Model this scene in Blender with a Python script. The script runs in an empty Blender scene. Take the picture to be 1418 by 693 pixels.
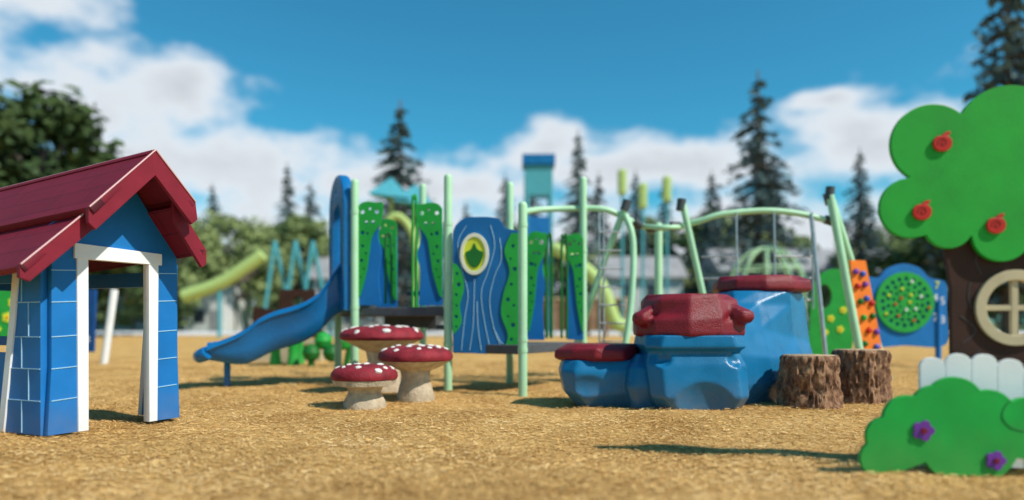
import bpy, math, random
import numpy as np
from mathutils import Vector, Matrix, noise
random.seed(7); rng=np.random.default_rng(7)
S=bpy.context.scene
COL=S.collection
S.view_settings.view_transform='Standard'; S.view_settings.look='None'; S.view_settings.exposure=0

# ---------------------------------------------------------------- materials
def newmat(name):
    m=bpy.data.materials.new(name); m.use_nodes=True
    nt=m.node_tree; b=nt.nodes['Principled BSDF']; return m,nt,b
def pmat(name,c,rough=0.4,var=0.15,scale=6,bump=0.1,bscale=120,metal=0,dirt=0.0,spec=0.5,speckle=0):
    m,nt,b=newmat(name); N=nt.nodes; L=nt.links
    tc=N.new('ShaderNodeTexCoord')
    n=N.new('ShaderNodeTexNoise'); n.inputs['Scale'].default_value=scale; n.inputs['Detail'].default_value=3
    L.new(tc.outputs['Object'],n.inputs['Vector'])
    r=N.new('ShaderNodeValToRGB')
    lo=[x*(1-var) for x in c]; hi=[min(1,x*(1+var)) for x in c]
    r.color_ramp.elements[0].position=.3; r.color_ramp.elements[1].position=.7
    r.color_ramp.elements[0].color=(*lo,1); r.color_ramp.elements[1].color=(*hi,1)
    L.new(n.outputs['Fac'],r.inputs['Fac']); out=r.outputs['Color']
    if dirt>0:
        g=N.new('ShaderNodeNewGeometry'); sx=N.new('ShaderNodeSeparateXYZ'); L.new(g.outputs['Position'],sx.inputs[0])
        mr=N.new('ShaderNodeMapRange'); mr.inputs[1].default_value=0.0; mr.inputs[2].default_value=.3
        mr.inputs[3].default_value=dirt; mr.inputs[4].default_value=dirt*.1; L.new(sx.outputs['Z'],mr.inputs[0])
        n2=N.new('ShaderNodeTexNoise'); n2.inputs['Scale'].default_value=9; n2.inputs['Detail'].default_value=4; L.new(tc.outputs['Object'],n2.inputs['Vector'])
        mu=N.new('ShaderNodeMath'); mu.operation='MULTIPLY'; L.new(mr.outputs[0],mu.inputs[0]); L.new(n2.outputs['Fac'],mu.inputs[1])
        mx=N.new('ShaderNodeMixRGB'); mx.inputs[2].default_value=(.3,.2,.1,1); L.new(mu.outputs[0],mx.inputs[0]); L.new(out,mx.inputs[1]); out=mx.outputs[0]
    if speckle>0:
        n4=N.new('ShaderNodeTexNoise'); n4.inputs['Scale'].default_value=90; n4.inputs['Detail'].default_value=2; L.new(tc.outputs['Object'],n4.inputs['Vector'])
        rr=N.new('ShaderNodeValToRGB'); rr.color_ramp.elements[0].position=.5; rr.color_ramp.elements[1].position=.62
        L.new(n4.outputs['Fac'],rr.inputs['Fac'])
        mm=N.new('ShaderNodeMath'); mm.operation='MULTIPLY'; mm.inputs[1].default_value=speckle; L.new(rr.outputs['Color'],mm.inputs[0])
        mx=N.new('ShaderNodeMixRGB'); mx.inputs[2].default_value=(c[0]*.35,c[1]*.35,c[2]*.35,1); L.new(mm.outputs[0],mx.inputs[0]); L.new(out,mx.inputs[1]); out=mx.outputs[0]
    L.new(out,b.inputs['Base Color'])
    rm=N.new('ShaderNodeMapRange'); rm.inputs[3].default_value=max(.05,rough-.1); rm.inputs[4].default_value=min(1,rough+.15)
    L.new(n.outputs['Fac'],rm.inputs[0]); L.new(rm.outputs[0],b.inputs['Roughness'])
    b.inputs['Metallic'].default_value=metal; b.inputs['Specular IOR Level'].default_value=spec
    if bump>0:
        n3=N.new('ShaderNodeTexNoise'); n3.inputs['Scale'].default_value=bscale; n3.inputs['Detail'].default_value=2
        L.new(tc.outputs['Object'],n3.inputs['Vector'])
        bp=N.new('ShaderNodeBump'); bp.inputs['Strength'].default_value=bump; bp.inputs['Distance'].default_value=.01
        L.new(n3.outputs['Fac'],bp.inputs['Height']); L.new(bp.outputs[0],b.inputs['Normal'])
    return m
M_blue=pmat('hdpe_blue',(.003,.155,.46),.5,.12,3,.15,200,dirt=.3,spec=.3)
M_navy=pmat('hdpe_navy',(.004,.07,.26),.5,.12,3,.15,200,dirt=.2,spec=.3)
M_trunkblue=pmat('hdpe_deep_blue',(.003,.12,.34),.5,.12,3,.15,200,dirt=.2,spec=.3)
M_slide=pmat('rotomold_blue',(.003,.14,.38),.25,.1,3,.06,160,dirt=.25,spec=.4)
M_rock=pmat('rock_blue',(.002,.145,.32),.27,.14,4,.22,110,dirt=.4,spec=.38)
M_red=pmat('rock_red_grip',(.22,.010,.020),.40,.15,5,.6,100,dirt=.1,speckle=.5,spec=.35)
M_lime=pmat('powdercoat_light_green',(.40,.68,.42),.38,.06,3,.03,150,dirt=.25)
M_green=pmat('hdpe_green',(.015,.33,.045),.5,.12,4,.15,200,dirt=.15,spec=.3)
M_dgreen=pmat('hdpe_dark_green',(.01,.14,.02),.5,.12,4,.1,200,spec=.3)
M_treeg=pmat('hdpe_tree_green',(.018,.36,.04),.6,.12,4,.3,160,dirt=.3,spec=.2)
M_bushg=pmat('hdpe_bush_green',(.012,.38,.06),.6,.12,4,.3,160,dirt=.3,spec=.2)
M_white=pmat('hdpe_white',(.80,.81,.82),.5,.05,4,.15,200,dirt=.25)
M_line=pmat('groove_line',(.32,.55,.70),.5,.06)
M_pink=pmat('cut_edge_pink',(.65,.38,.38),.5,.06)
M_brown=pmat('hdpe_brown',(.04,.014,.009),.55,.2,6,.3,160,dirt=.3,spec=.25)
M_tan=pmat('hdpe_tan',(.52,.43,.27),.5,.1,5,.15,160)
M_apple=pmat('hdpe_red',(.52,.02,.012),.45,.1,spec=.3)
M_purple=pmat('hdpe_purple',(.16,.03,.32),.45,.1)
M_yellow=pmat('hdpe_yellow',(.66,.72,.03),.45,.1)
M_cream=pmat('hdpe_cream',(.72,.72,.55),.5,.06)
M_orange=pmat('hdpe_orange',(.85,.2,.02),.5,.1,dirt=.1,spec=.25)
M_gray=pmat('dark_gray_coupling',(.05,.055,.06),.5,.1)
M_groove=pmat('routed_groove_green',(.006,.13,.02),.6,.1)
M_steel=pmat('galvanised_steel',(.45,.46,.48),.35,.15,10,.05,metal=.7)
M_deck=pmat('deck_coated',(.07,.075,.085),.6,.2,12,.3,60)
M_teal=pmat('teal',(.06,.34,.42),.6,.1)
M_blimed=pmat('lime_plastic',(.42,.57,.20),.6,.1,spec=.2)
M_stem=pmat('mushroom_stem_concrete',(.50,.42,.31),.85,.25,14,.8,40,dirt=.6)
M_cap=pmat('mushroom_cap_red',(.25,.022,.033),.6,.3,8,.6,60,speckle=.4,spec=.2)
M_spot=pmat('mushroom_spot_white',(.70,.66,.62),.6,.15,20,.4,60)
M_logtop=pmat('log_top',(.42,.30,.17),.85,.35,20,.8,50)
M_bluehold=pmat('hold_blue',(.02,.1,.5),.4,.1)

def roofmat():
    m,nt,b=newmat('roof_maroon_boards'); N=nt.nodes;L=nt.links
    tc=N.new('ShaderNodeTexCoord'); br=N.new('ShaderNodeTexBrick')
    br.inputs['Scale'].default_value=1; br.inputs['Brick Width'].default_value=.42; br.inputs['Row Height'].default_value=.21
    br.inputs['Mortar Size'].default_value=.0035; br.inputs['Mortar Smooth'].default_value=.2
    br.inputs['Color1'].default_value=(.21,.012,.028,1); br.inputs['Color2'].default_value=(.18,.010,.024,1); br.inputs['Mortar'].default_value=(.05,.006,.01,1)
    L.new(tc.outputs['Object'],br.inputs['Vector'])
    n=N.new('ShaderNodeTexNoise'); n.inputs['Scale'].default_value=4; n.inputs['Detail'].default_value=5; L.new(tc.outputs['Object'],n.inputs['Vector'])
    mx=N.new('ShaderNodeMixRGB'); mx.blend_type='MULTIPLY'; mx.inputs[0].default_value=.35
    L.new(br.outputs['Color'],mx.inputs[1]); L.new(n.outputs['Fac'],mx.inputs[2]); L.new(mx.outputs[0],b.inputs['Base Color'])
    b.inputs['Roughness'].default_value=.6; b.inputs['Specular IOR Level'].default_value=.25
    bp=N.new('ShaderNodeBump'); bp.inputs['Strength'].default_value=.6; bp.inputs['Distance'].default_value=.005; bp.invert=True
    L.new(br.outputs['Fac'],bp.inputs['Height']); L.new(bp.outputs[0],b.inputs['Normal'])
    return m
M_roof=roofmat()
M_fascia=pmat('fascia_maroon',(.20,.012,.026),.55,.15,5,.2,180,spec=.25)

def barkmat():
    m,nt,b=newmat('log_bark'); N=nt.nodes;L=nt.links
    tc=N.new('ShaderNodeTexCoord'); mp=N.new('ShaderNodeMapping'); mp.inputs['Scale'].default_value=(11,11,7); L.new(tc.outputs['Object'],mp.inputs[0])
    n=N.new('ShaderNodeTexNoise'); n.inputs['Scale'].default_value=1.2; n.inputs['Detail'].default_value=7; n.inputs['Roughness'].default_value=.7; n.inputs['Distortion'].default_value=.8; L.new(mp.outputs[0],n.inputs['Vector'])
    r=N.new('ShaderNodeValToRGB'); e=r.color_ramp.elements
    e[0].position=.34; e[0].color=(.035,.018,.011,1); e[1].position=.68; e[1].color=(.50,.30,.17,1)
    x=e.new(.48); x.color=(.22,.105,.055,1)
    L.new(n.outputs['Fac'],r.inputs[0]); L.new(r.outputs[0],b.inputs['Base Color']); b.inputs['Roughness'].default_value=.9
    bp=N.new('ShaderNodeBump'); bp.inputs['Strength'].default_value=.8; bp.inputs['Distance'].default_value=.04
    L.new(n.outputs['Fac'],bp.inputs['Height']); L.new(bp.outputs[0],b.inputs['Normal'])
    return m
M_bark=barkmat()

# ---------------------------------------------------------------- helpers
def empty(name,loc=(0,0,0)):
    e=bpy.data.objects.new(name,None); COL.objects.link(e); e.location=loc; e.empty_display_size=.2
    return e
def attach(o,parent):
    if parent is not None:
        o.parent=parent; o.matrix_parent_inverse=Matrix.Translation(parent.location).inverted()
    return o
def frame(o,u,v=(0,0,1)):
    u=Vector(u).normalized(); v=Vector(v).normalized(); n=u.cross(v).normalized(); v=n.cross(u)
    m=Matrix((u,v,n)).transposed().to_4x4(); m.translation=Vector(o); return m
def meshobj(name,V,F,mats,parent=None,smooth=True,M=None,mi=None,angle=35):
    me=bpy.data.meshes.new(name); me.from_pydata([tuple(v) for v in V],[],F); 
    for m in (mats if isinstance(mats,list) else [mats]): me.materials.append(m)
    if mi is not None: me.polygons.foreach_set('material_index',mi)
    me.update()
    if smooth:
        me.polygons.foreach_set('use_smooth',[True]*len(me.polygons)); me.set_sharp_from_angle(angle=math.radians(angle))
    o=bpy.data.objects.new(name,me); COL.objects.link(o)
    if M is not None: o.matrix_basis=M
    return attach(o,parent)
CURVES=[]
def plate(name,outline,holes,th,M,mat,parent,off=0.0,bev=.003):
    cu=bpy.data.curves.new(name,'CURVE'); cu.dimensions='2D'; cu.fill_mode='BOTH'; cu.extrude=max(.0005,th/2-bev); cu.bevel_depth=bev; cu.bevel_resolution=1
    for pl in [outline]+list(holes):
        sp=cu.splines.new('POLY'); sp.points.add(len(pl)-1)
        for i,p in enumerate(pl): sp.points[i].co=(p[0],p[1],0,1)
        sp.use_cyclic_u=True
    cu.materials.append(mat)
    o=bpy.data.objects.new(name,cu); COL.objects.link(o)
    o.matrix_basis=M@Matrix.Translation((0,0,off)); CURVES.append(o)
    return attach(o,parent)
def cat(pts,n=8,closed=False):
    P=[Vector(p) for p in pts]; out=[]; m=len(P)
    rngi=range(m) if closed else range(m-1)
    for i in rngi:
        if closed: a,b,c,d=P[(i-1)%m],P[i],P[(i+1)%m],P[(i+2)%m]
        else: a,b,c,d=P[max(i-1,0)],P[i],P[i+1],P[min(i+2,m-1)]
        for k in range(n):
            t=k/n
            out.append(.5*((2*b)+(c-a)*t+(2*a-5*b+4*c-d)*t*t+(3*b-a-3*c+d)*t**3))
    if not closed: out.append(P[-1])
    return out
def tube(name,pts,r,mat,parent,smooth=0,res=5,closed=False,M=None):
    if smooth: pts=cat(pts,smooth,closed)
    cu=bpy.data.curves.new(name,'CURVE'); cu.dimensions='3D'; cu.bevel_depth=r; cu.bevel_resolution=res; cu.use_fill_caps=True
    sp=cu.splines.new('POLY'); sp.points.add(len(pts)-1)
    for i,p in enumerate(pts): sp.points[i].co=(p[0],p[1],p[2] if len(p)>2 else 0,1)
    sp.use_cyclic_u=closed
    cu.materials.append(mat); o=bpy.data.objects.new(name,cu); COL.objects.link(o)
    if M is not None: o.matrix_basis=M
    CURVES.append(o); return attach(o,parent)
def lathe(name,prof,c,mat,parent,seg=32,sx=1,sy=1,mi=None,wob=0):
    V=[];F=[]
    for j,(r,z) in enumerate(prof):
        for i in range(seg):
            a=2*math.pi*i/seg; w=1+wob*noise.noise(Vector((math.cos(a)*2+c[0]*3,math.sin(a)*2,z*5)))
            V.append((c[0]+r*w*sx*math.cos(a),c[1]+r*w*sy*math.sin(a),c[2]+z))
    for j in range(len(prof)-1):
        for i in range(seg):
            F.append((j*seg+i,j*seg+(i+1)%seg,(j+1)*seg+(i+1)%seg,(j+1)*seg+i))
    F.append(tuple(range(seg))[::-1]); k=(len(prof)-1)*seg; F.append(tuple(k+i for i in range(seg)))
    return meshobj(name,V,F,mat,parent)
def post(name,x,y,h,parent,r=.05,mat=None,z0=-.02):
    prof=[(r,z0),(r,h-r)]+[(r*math.cos(a),h-r+r*math.sin(a)) for a in (math.radians(k) for k in (18,36,54,72,86))]
    return lathe(name,prof,(x,y,0),mat or M_lime,parent,24)
def box(name,M,dx,dy,dz,mat,parent,bev=.006,c=(0,0,0)):
    V=[(c[0]+sx*dx/2,c[1]+sy*dy/2,c[2]+sz*dz/2) for sx in(-1,1) for sy in(-1,1) for sz in(-1,1)]
    F=[(0,1,3,2),(4,6,7,5),(0,4,5,1),(2,3,7,6),(0,2,6,4),(1,5,7,3)]
    o=meshobj(name,V,F,mat,parent,smooth=False,M=M)
    if bev: b=o.modifiers.new('bev','BEVEL'); b.width=bev; b.segments=2
    return o
def circ(cx,cy,r,n=20,ry=None):
    ry=ry or r; return [(cx+r*math.cos(2*math.pi*i/n),cy+ry*math.sin(2*math.pi*i/n)) for i in range(n)]
def union_outline(circles,c,n=220,zmin=None):
    out=[]
    for i in range(n):
        a=2*math.pi*i/n; d=(math.cos(a),math.sin(a)); best=.02
        for (x,y,r) in circles:
            ox,oy=c[0]-x,c[1]-y; b=ox*d[0]+oy*d[1]; q=ox*ox+oy*oy-r*r; disc=b*b-q
            if disc>0: best=max(best,-b+math.sqrt(disc))
        p=[c[0]+best*d[0],c[1]+best*d[1]]
        if zmin is not None and p[1]<zmin:
            t=(zmin-c[1])/(p[1]-c[1]); p=[c[0]+(p[0]-c[0])*t,zmin]
        out.append(tuple(p))
    return out
def bake(o):
    bpy.context.view_layer.update(); dg=bpy.context.evaluated_depsgraph_get()
    me=bpy.data.meshes.new_from_object(o.evaluated_get(dg)); o.modifiers.clear(); o.data=me
def mould(name,pieces,mat,parent,cuts=None,vox=.014,it=5):
    """rotationally moulded plastic: union of lofted blocks, voxel remeshed and softened"""
    V=[];F=[]
    for rings in pieces:
        n=len(rings[0]); b0=len(V); V+=[tuple(p) for r in rings for p in r]
        for j in range(len(rings)-1):
            for i in range(n): F.append((b0+j*n+i,b0+j*n+(i+1)%n,b0+(j+1)*n+(i+1)%n,b0+(j+1)*n+i))
        F.append(tuple(b0+i for i in range(n))[::-1]); k=b0+(len(rings)-1)*n; F.append(tuple(k+i for i in range(n)))
    me=bpy.data.meshes.new(name); me.from_pydata(V,[],F); me.materials.append(mat); me.update()
    o=bpy.data.objects.new(name,me); COL.objects.link(o)
    r=o.modifiers.new('re','REMESH'); r.mode='VOXEL'; r.voxel_size=vox
    bake(o); tmp=[]
    for (cx,cy,cz,rx,ry,rz,rot) in (cuts or []):
        bpy.ops.mesh.primitive_uv_sphere_add(segments=36,ring_count=20,location=(cx,cy,cz),rotation=(0,0,rot)); s=bpy.context.object; s.scale=(rx,ry,rz); tmp.append(s)
        b=o.modifiers.new('cut','BOOLEAN'); b.object=s; b.operation='DIFFERENCE'; b.solver='EXACT'
    r=o.modifiers.new('re','REMESH'); r.mode='VOXEL'; r.voxel_size=vox
    s_=o.modifiers.new('sm','SMOOTH'); s_.factor=.5; s_.iterations=it
    bake(o)
    for s in tmp: bpy.data.objects.remove(s)
    o.data.materials.clear(); o.data.materials.append(mat)
    o.data.polygons.foreach_set('material_index',[0]*len(o.data.polygons))
    o.data.polygons.foreach_set('use_smooth',[True]*len(o.data.polygons)); o.data.update()
    return attach(o,parent)

# ---------------------------------------------------------------- ground
def gh(x,y):
    d=np.clip((60-y)/40,0,1)
    return d*(.014*np.sin(x*1.7+.6*y)+.012*np.sin(y*2.3-x*.8+1)+.008*np.sin(x*4.1+y*3.3)+.006*np.sin(7.3*x-5.1*y))-.01
def axis(lim,fine,n):
    a=np.linspace(-fine,fine,n); k=np.geomspace(fine*1.08,lim,24); return np.concatenate([-k[::-1],a,k])
xs=axis(900,9,150); ys=np.concatenate([-np.geomspace(900,3,14),np.linspace(-2,16,170),np.geomspace(16.5,1200,34)])
X,Y=np.meshgrid(xs,ys); Z=gh(X,Y); nx,ny=len(xs),len(ys)
V=np.stack([X.ravel(),Y.ravel(),Z.ravel()],1)
idx=np.arange(nx*ny).reshape(ny,nx); F=np.stack([idx[:-1,:-1].ravel(),idx[:-1,1:].ravel(),idx[1:,1:].ravel(),idx[1:,:-1].ravel()],1)
def gmat():
    m,nt,b=newmat('mulch_ground'); N=nt.nodes;L=nt.links
    g=N.new('ShaderNodeNewGeometry')
    n1=N.new('ShaderNodeTexNoise'); n1.inputs['Scale'].default_value=1.3; n1.inputs['Detail'].default_value=4
    n2=N.new('ShaderNodeTexNoise'); n2.inputs['Scale'].default_value=24; n2.inputs['Detail'].default_value=6; n2.inputs['Roughness'].default_value=.75; n2.inputs['Distortion'].default_value=2
    for q in(n1,n2): L.new(g.outputs['Position'],q.inputs['Vector'])
    r=N.new('ShaderNodeValToRGB'); e=r.color_ramp.elements
    e[0].position=.34; e[0].color=(.26,.13,.04,1); e[1].position=.62; e[1].color=(.84,.55,.21,1); x=e.new(.46); x.color=(.60,.35,.115,1)
    L.new(n2.outputs['Fac'],r.inputs[0])
    mx=N.new('ShaderNodeMixRGB'); mx.blend_type='MULTIPLY'; mx.inputs[0].default_value=.7
    r2=N.new('ShaderNodeValToRGB'); r2.color_ramp.elements[0].position=.38; r2.color_ramp.elements[0].color=(.68,.60,.52,1); r2.color_ramp.elements[1].position=.55
    L.new(n1.outputs['Fac'],r2.inputs[0]); L.new(r.outputs[0],mx.inputs[1]); L.new(r2.outputs[0],mx.inputs[2])
    L.new(mx.outputs[0],b.inputs['Base Color']); b.inputs['Roughness'].default_value=.95; b.inputs['Specular IOR Level'].default_value=.1
    bp=N.new('ShaderNodeBump'); bp.inputs['Strength'].default_value=.8; bp.inputs['Distance'].default_value=.03
    L.new(n2.outputs['Fac'],bp.inputs['Height']); L.new(bp.outputs[0],b.inputs['Normal'])
    return m
meshobj('ground',V.tolist(),F.tolist(),gmat(),smooth=True,angle=180)

NC=210000
cy=2.6+ (rng.random(NC)**1.4)*13; cx=(rng.random(NC)*2-1)*(.82*cy+.3)
flow=.9*np.sin(cx*2.1+np.sin(cy*1.7)*1.3)+.6*np.sin(cy*3.1+cx)
yaw=flow*.5+rng.normal(0,.7,NC); pitch=rng.normal(0,.15,NC); roll=rng.normal(0,.3,NC)
ln=(.014+.045*rng.random(NC)**2.4)*(1+.02*cy); wd=(.0028+.005*rng.random(NC))*(1+.04*cy)
clump=np.sin(cx*5+np.sin(cy*4)*1.5)*np.sin(cy*6+np.cos(cx*3)*2)
patch=np.sin(cx*1.9+1.3*np.sin(cy*1.4))*np.sin(cy*2.2+1.1*np.cos(cx*1.2))
cz=gh(cx,cy)+.004+.010*rng.random(NC)+.007*np.clip(clump,0,1)
ca,sa=np.cos(yaw),np.sin(yaw); cp,sp_=np.cos(pitch),np.sin(pitch)
U=np.stack([ca*cp,sa*cp,sp_],1)*ln[:,None]
W=np.stack([-sa*np.cos(roll),ca*np.cos(roll),np.sin(roll)],1)*wd[:,None]
C=np.stack([cx,cy,cz],1)
cv=np.empty((NC,4,3)); cv[:,0]=C-U/2-W*.3; cv[:,1]=C+U/2-W*.5; cv[:,2]=C+U/2+W*.2; cv[:,3]=C-U/2+W*.5
me=bpy.data.meshes.new('wood_chip_mulch'); me.vertices.add(NC*4); me.vertices.foreach_set('co',cv.ravel())
me.loops.add(NC*4); me.loops.foreach_set('vertex_index',np.arange(NC*4)); me.polygons.add(NC)
me.polygons.foreach_set('loop_start',np.arange(NC)*4); me.polygons.foreach_set('loop_total',np.full(NC,4)); me.update(calc_edges=True)
at=me.attributes.new('tone','FLOAT','FACE'); at.data.foreach_set('value',np.clip(rng.random(NC)*.85+.08*clump+.14*patch,0,1))
m,nt,b=newmat('wood_chips'); a=nt.nodes.new('ShaderNodeAttribute'); a.attribute_name='tone'
r=nt.nodes.new('ShaderNodeValToRGB'); e=r.color_ramp.elements; e[0].color=(.24,.115,.035,1); e[1].color=(.90,.68,.36,1); x=e.new(.25); x.color=(.58,.33,.105,1); x=e.new(.65); x.color=(.80,.52,.20,1)
nt.links.new(a.outputs['Fac'],r.inputs[0]); nt.links.new(r.outputs[0],b.inputs['Base Color']); b.inputs['Roughness'].default_value=.85; b.inputs['Specular IOR Level'].default_value=.2
me.materials.append(m); o=bpy.data.objects.new('wood_chip_mulch',me); COL.objects.link(o)

M_pave=pmat('concrete_pavement',(.66,.67,.68),.9,.12,.3,.2,20)
M_lawn=pmat('lawn_grass',(.07,.13,.03),.95,.35,.15,.3,20)
box('pavement',Matrix.Translation((0,56,.03)),260,16,.1,M_pave,None,bev=.02)
o=meshobj('lawn',[(-500,64.1,.02),(500,64.1,.02),(500,400,.02),(-500,400,.02)],[(0,1,2,3)],M_lawn,smooth=False)

# ---------------------------------------------------------------- playhouse
H=empty('playhouse',(-3.3,5.9,0))
A=Vector((-3.32,5.19,0)); u=Vector((.42,.907,0)).normalized(); n=Vector((u.y,-u.x,0)); w=-n
FM=frame(A,u)
fw=[(-.03,0),(.19,0),(.19,1.37),(.86,1.37),(.86,0),(1.09,0),(1.07,.5),(1.06,1.36),(.53,2.03),(0,1.50),(0,.5)]
plate('front_wall',fw,[],.05,FM,M_blue,H)
plate('door_trim_near',[(.19,0),(.265,0),(.262,1.28),(.18,1.28)],[],.07,FM,M_white,H,off=.004)
plate('door_trim_far',[(.79,0),(.86,0),(.87,1.28),(.785,1.28)],[],.07,FM,M_white,H,off=.004)
plate('door_lintel',[(.16,1.283),(.90,1.283),(.90,1.37),(.16,1.39)],[],.075,FM,M_white,H,off=.006)
zs=(.0,.24,.47,.70,.95,1.18,1.36)
for k in range(1,6):
    z=zs[k]
    plate('pillar_line_%d'%k,[(-.005,z),(.185,z+.01),(.185,z+.0145),(-.005,z+.0045)],[],.008,FM,M_line,H,off=.026,bev=.001)
    plate('pillar_line_far_%d'%k,[(.875,z+.03),(1.058,z+.04),(1.058,z+.0445),(.875,z+.0345)],[],.008,FM,M_line,H,off=.026,bev=.001)
plate('gable_vent',circ(.56,1.80,.05,5),[],.01,FM,M_gray,H,off=.027,bev=.001)
SM=frame(A+w*1.75,-w)
L=1.75
plate('side_pillar',[(L-.47,0),(L-.03,0),(L-.03,1.42),(L-.28,1.42),(L-.34,.8)],[],.05,SM,M_blue,H,off=.025)
plate('side_pillar_trim',[(L-.50,0),(L-.44,0),(L-.31,.8),(L-.25,1.3),(L-.31,1.3),(L-.37,.8)],[],.07,SM,M_white,H,off=.03)
for k in range(1,6):
    z=zs[k]
    plate('side_line_%d'%k,[(L-.42+.12*z,z),(L-.03,z),(L-.03,z+.0045),(L-.42+.12*z,z+.0045)],[],.008,SM,M_line,H,off=.052,bev=.001)
for k in range(6):
    x=L-(.16 if k%2 else .24); plate('side_joint_%d'%k,[(x,zs[k]+.008),(x+.004,zs[k]+.008),(x+.004,zs[k+1]-.002),(x,zs[k+1]-.002)],[],.008,SM,M_line,H,off=.0522,bev=.001)
plate('side_half_wall',[(.12,.1),(L-.42,.1),(L-.38,.58),(.12,.58)],[],.04,SM,M_blue,H)
plate('side_rail',[(.12,.64),(L-.38,.64),(L-.38,.70),(.12,.70)],[],.06,SM,M_navy,H)
plate('side_header',[(.12,1.10),(L-.30,1.10),(L-.30,1.24),(.12,1.24)],[],.05,SM,M_blue,H)
plate('side_back_pillar',[(-.02,0),(.2,0),(.15,1.28),(-.02,1.28)],[],.05,SM,M_blue,H)
SM2=frame(A+u*1.06+w*1.75,-w)
plate('far_side_pillar',[(L-.42,0),(L-.03,0),(L-.03,1.30),(L-.3,1.30)],[],.05,SM2,M_blue,H,off=-.03)
plate('far_side_pillar_trim',[(L-.45,0),(L-.41,0),(L-.29,1.28),(L-.33,1.28)],[],.06,SM2,M_white,H,off=-.03)
plate('far_side_back_pillar',[(-.02,0),(.2,0),(.15,1.22),(-.02,1.22)],[],.05,SM2,M_blue,H,off=-.03)
plate('far_side_header',[(.12,1.12),(L-.3,1.12),(L-.3,1.24),(.12,1.24)],[],.04,SM2,M_blue,H,off=-.03)
BM=frame(A+w*1.78,u)
plate('back_wall_gable',[(0,1.1),(1.06,1.1),(1.06,1.2),(.53,1.8),(0,1.3)],[],.04,BM,M_blue,H)
Cc=A+u*.53
def P3(c,z,o): return Cc+u*c+n*o+Vector((0,0,z))
wd_=(w+Vector((0,0,-.075))).normalized()
def slab(name,c0,z0,c1,z1,o,Lr,th=.045):
    p0=P3(c0,z0,o); p1=P3(c1,z1,o); d=(p1-p0); ln=d.length
    M=frame(p0,wd_,d)
    nn=M.to_3x3()@Vector((0,0,1)); s=-1 if nn.z>0 else 1
    plate(name,[(0,-.01),(Lr,-.01),(Lr,ln),(0,ln)],[],th,M,M_roof,H,off=s*th/2)
slab('roof_near_upper',0,2.11,-.53,1.60,.40,2.35)
slab('roof_near_lower',-.45,1.60,-.93,1.17,.30,2.15)
slab('roof_far_upper',0,2.11,.37,1.77,.40,2.35)
slab('roof_far_lower',.29,1.74,.57,1.40,.30,2.15)
FO=frame(Cc+n*.41,u)
plate('fascia_upper_near',[(0,2.115),(-.53,1.605),(-.53,1.50),(-.48,1.46),(0,1.93)],[],.035,FO,M_fascia,H,off=0)
plate('fascia_upper_far',[(.001,2.115),(.37,1.775),(.39,1.64),(.34,1.60),(.001,1.93)],[],.035,FO,M_fascia,H,off=0)
FO2=frame(Cc+n*.31,u)
plate('fascia_lower_near',[(-.40,1.66),(-.93,1.18),(-.93,1.10),(-.87,1.08),(-.40,1.50)],[],.035,FO2,M_fascia,H,off=0)
plate('fascia_lower_far',[(.25,1.80),(.57,1.41),(.57,1.30),(.53,1.27),(.25,1.62)],[],.035,FO2,M_fascia,H,off=0)
tube('edge_line_upper_near',[P3(0,2.119,.432),P3(-.53,1.609,.432)],.006,M_pink,H,res=2)
tube('edge_line_upper_far',[P3(0,2.119,.432),P3(.37,1.779,.432)],.006,M_pink,H,res=2)
tube('edge_line_lower_near',[P3(-.5,1.574,.332),P3(-.93,1.184,.332)],.006,M_pink,H,res=2)
tube('edge_line_eave',[P3(-.53,1.605,.42),P3(-.53,1.605,.42)+wd_*2.3],.004,M_fascia,H,res=2)
tube('ridge_line',[P3(0,2.118,.40),P3(0,2.118,.40)+wd_*2.35],.006,M_pink,H,res=2)

# ---------------------------------------------------------------- panels behind the playhouse
def flower(name,M,cx,cy,r,mat,cmat,parent,off,petals=5):
    pts=[]
    for i in range(60):
        a=2*math.pi*i/60; rr=r*(.72+.28*abs(math.cos(petals*a/2))); pts.append((cx+rr*math.cos(a),cy+rr*math.sin(a)))
    plate(name,pts,[],.012,M,mat,parent,off=off,bev=.002)
    plate(name+'_eye',circ(cx,cy,r*.25,14),[],.012,M,cmat,parent,off=off+.01,bev=.002)
def text(name,s,M,x,y,size,mat,parent,off):
    cu=bpy.data.curves.new(name,'FONT'); cu.body=s; cu.size=size; cu.extrude=.004; cu.materials.append(mat)
    o=bpy.data.objects.new(name,cu); COL.objects.link(o); o.matrix_basis=M@Matrix.Translation((x,y,off)); CURVES.append(o); attach(o,parent)
NP=empty('number_panel',(-8.4,14,0)); M=frame((-9.3,14.2,0),(1,-.2,0))
plate('board',[(0,.25),(1.25,.25),(1.3,1.45),(.1,1.5)],[],.05,M,M_navy,NP)
for i,(s,x,z) in enumerate((('1',.75,1.15),('2',1.0,1.1),('4',.8,.8),('5',1.02,.75),('7',.85,.45),('8',1.08,.42))): text('digit_%s'%s,s,M,x,z,.2,M_white,NP,.03)
tube('leg_white',[(-7.85,13.9,0),(-7.65,13.9,1.45)],.07,M_white,NP); tube('leg_back',[(-9.2,14.3,0),(-9.2,14.3,1.3)],.05,M_white,NP)
FP=empty('flower_panel',(-8.6,12.2,0)); M=frame((-9.3,12.2,0),(1,0,0))
plate('board',[(0,.45),(1.15,.45),(1.15,1.40),(.6,1.5),(0,1.4)],[],.05,M,M_green,FP)
for i,(x,z) in enumerate(((.8,.9),(.98,.75),(.9,1.15),(.6,.7))): flower('daisy_%d'%i,M,x,z,.09,M_yellow,M_orange,FP,.03)
for x in (-9.2,-8.2): tube('leg',[(x,12.23,0),(x,12.23,1.1)],.045,M_lime,FP)

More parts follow.
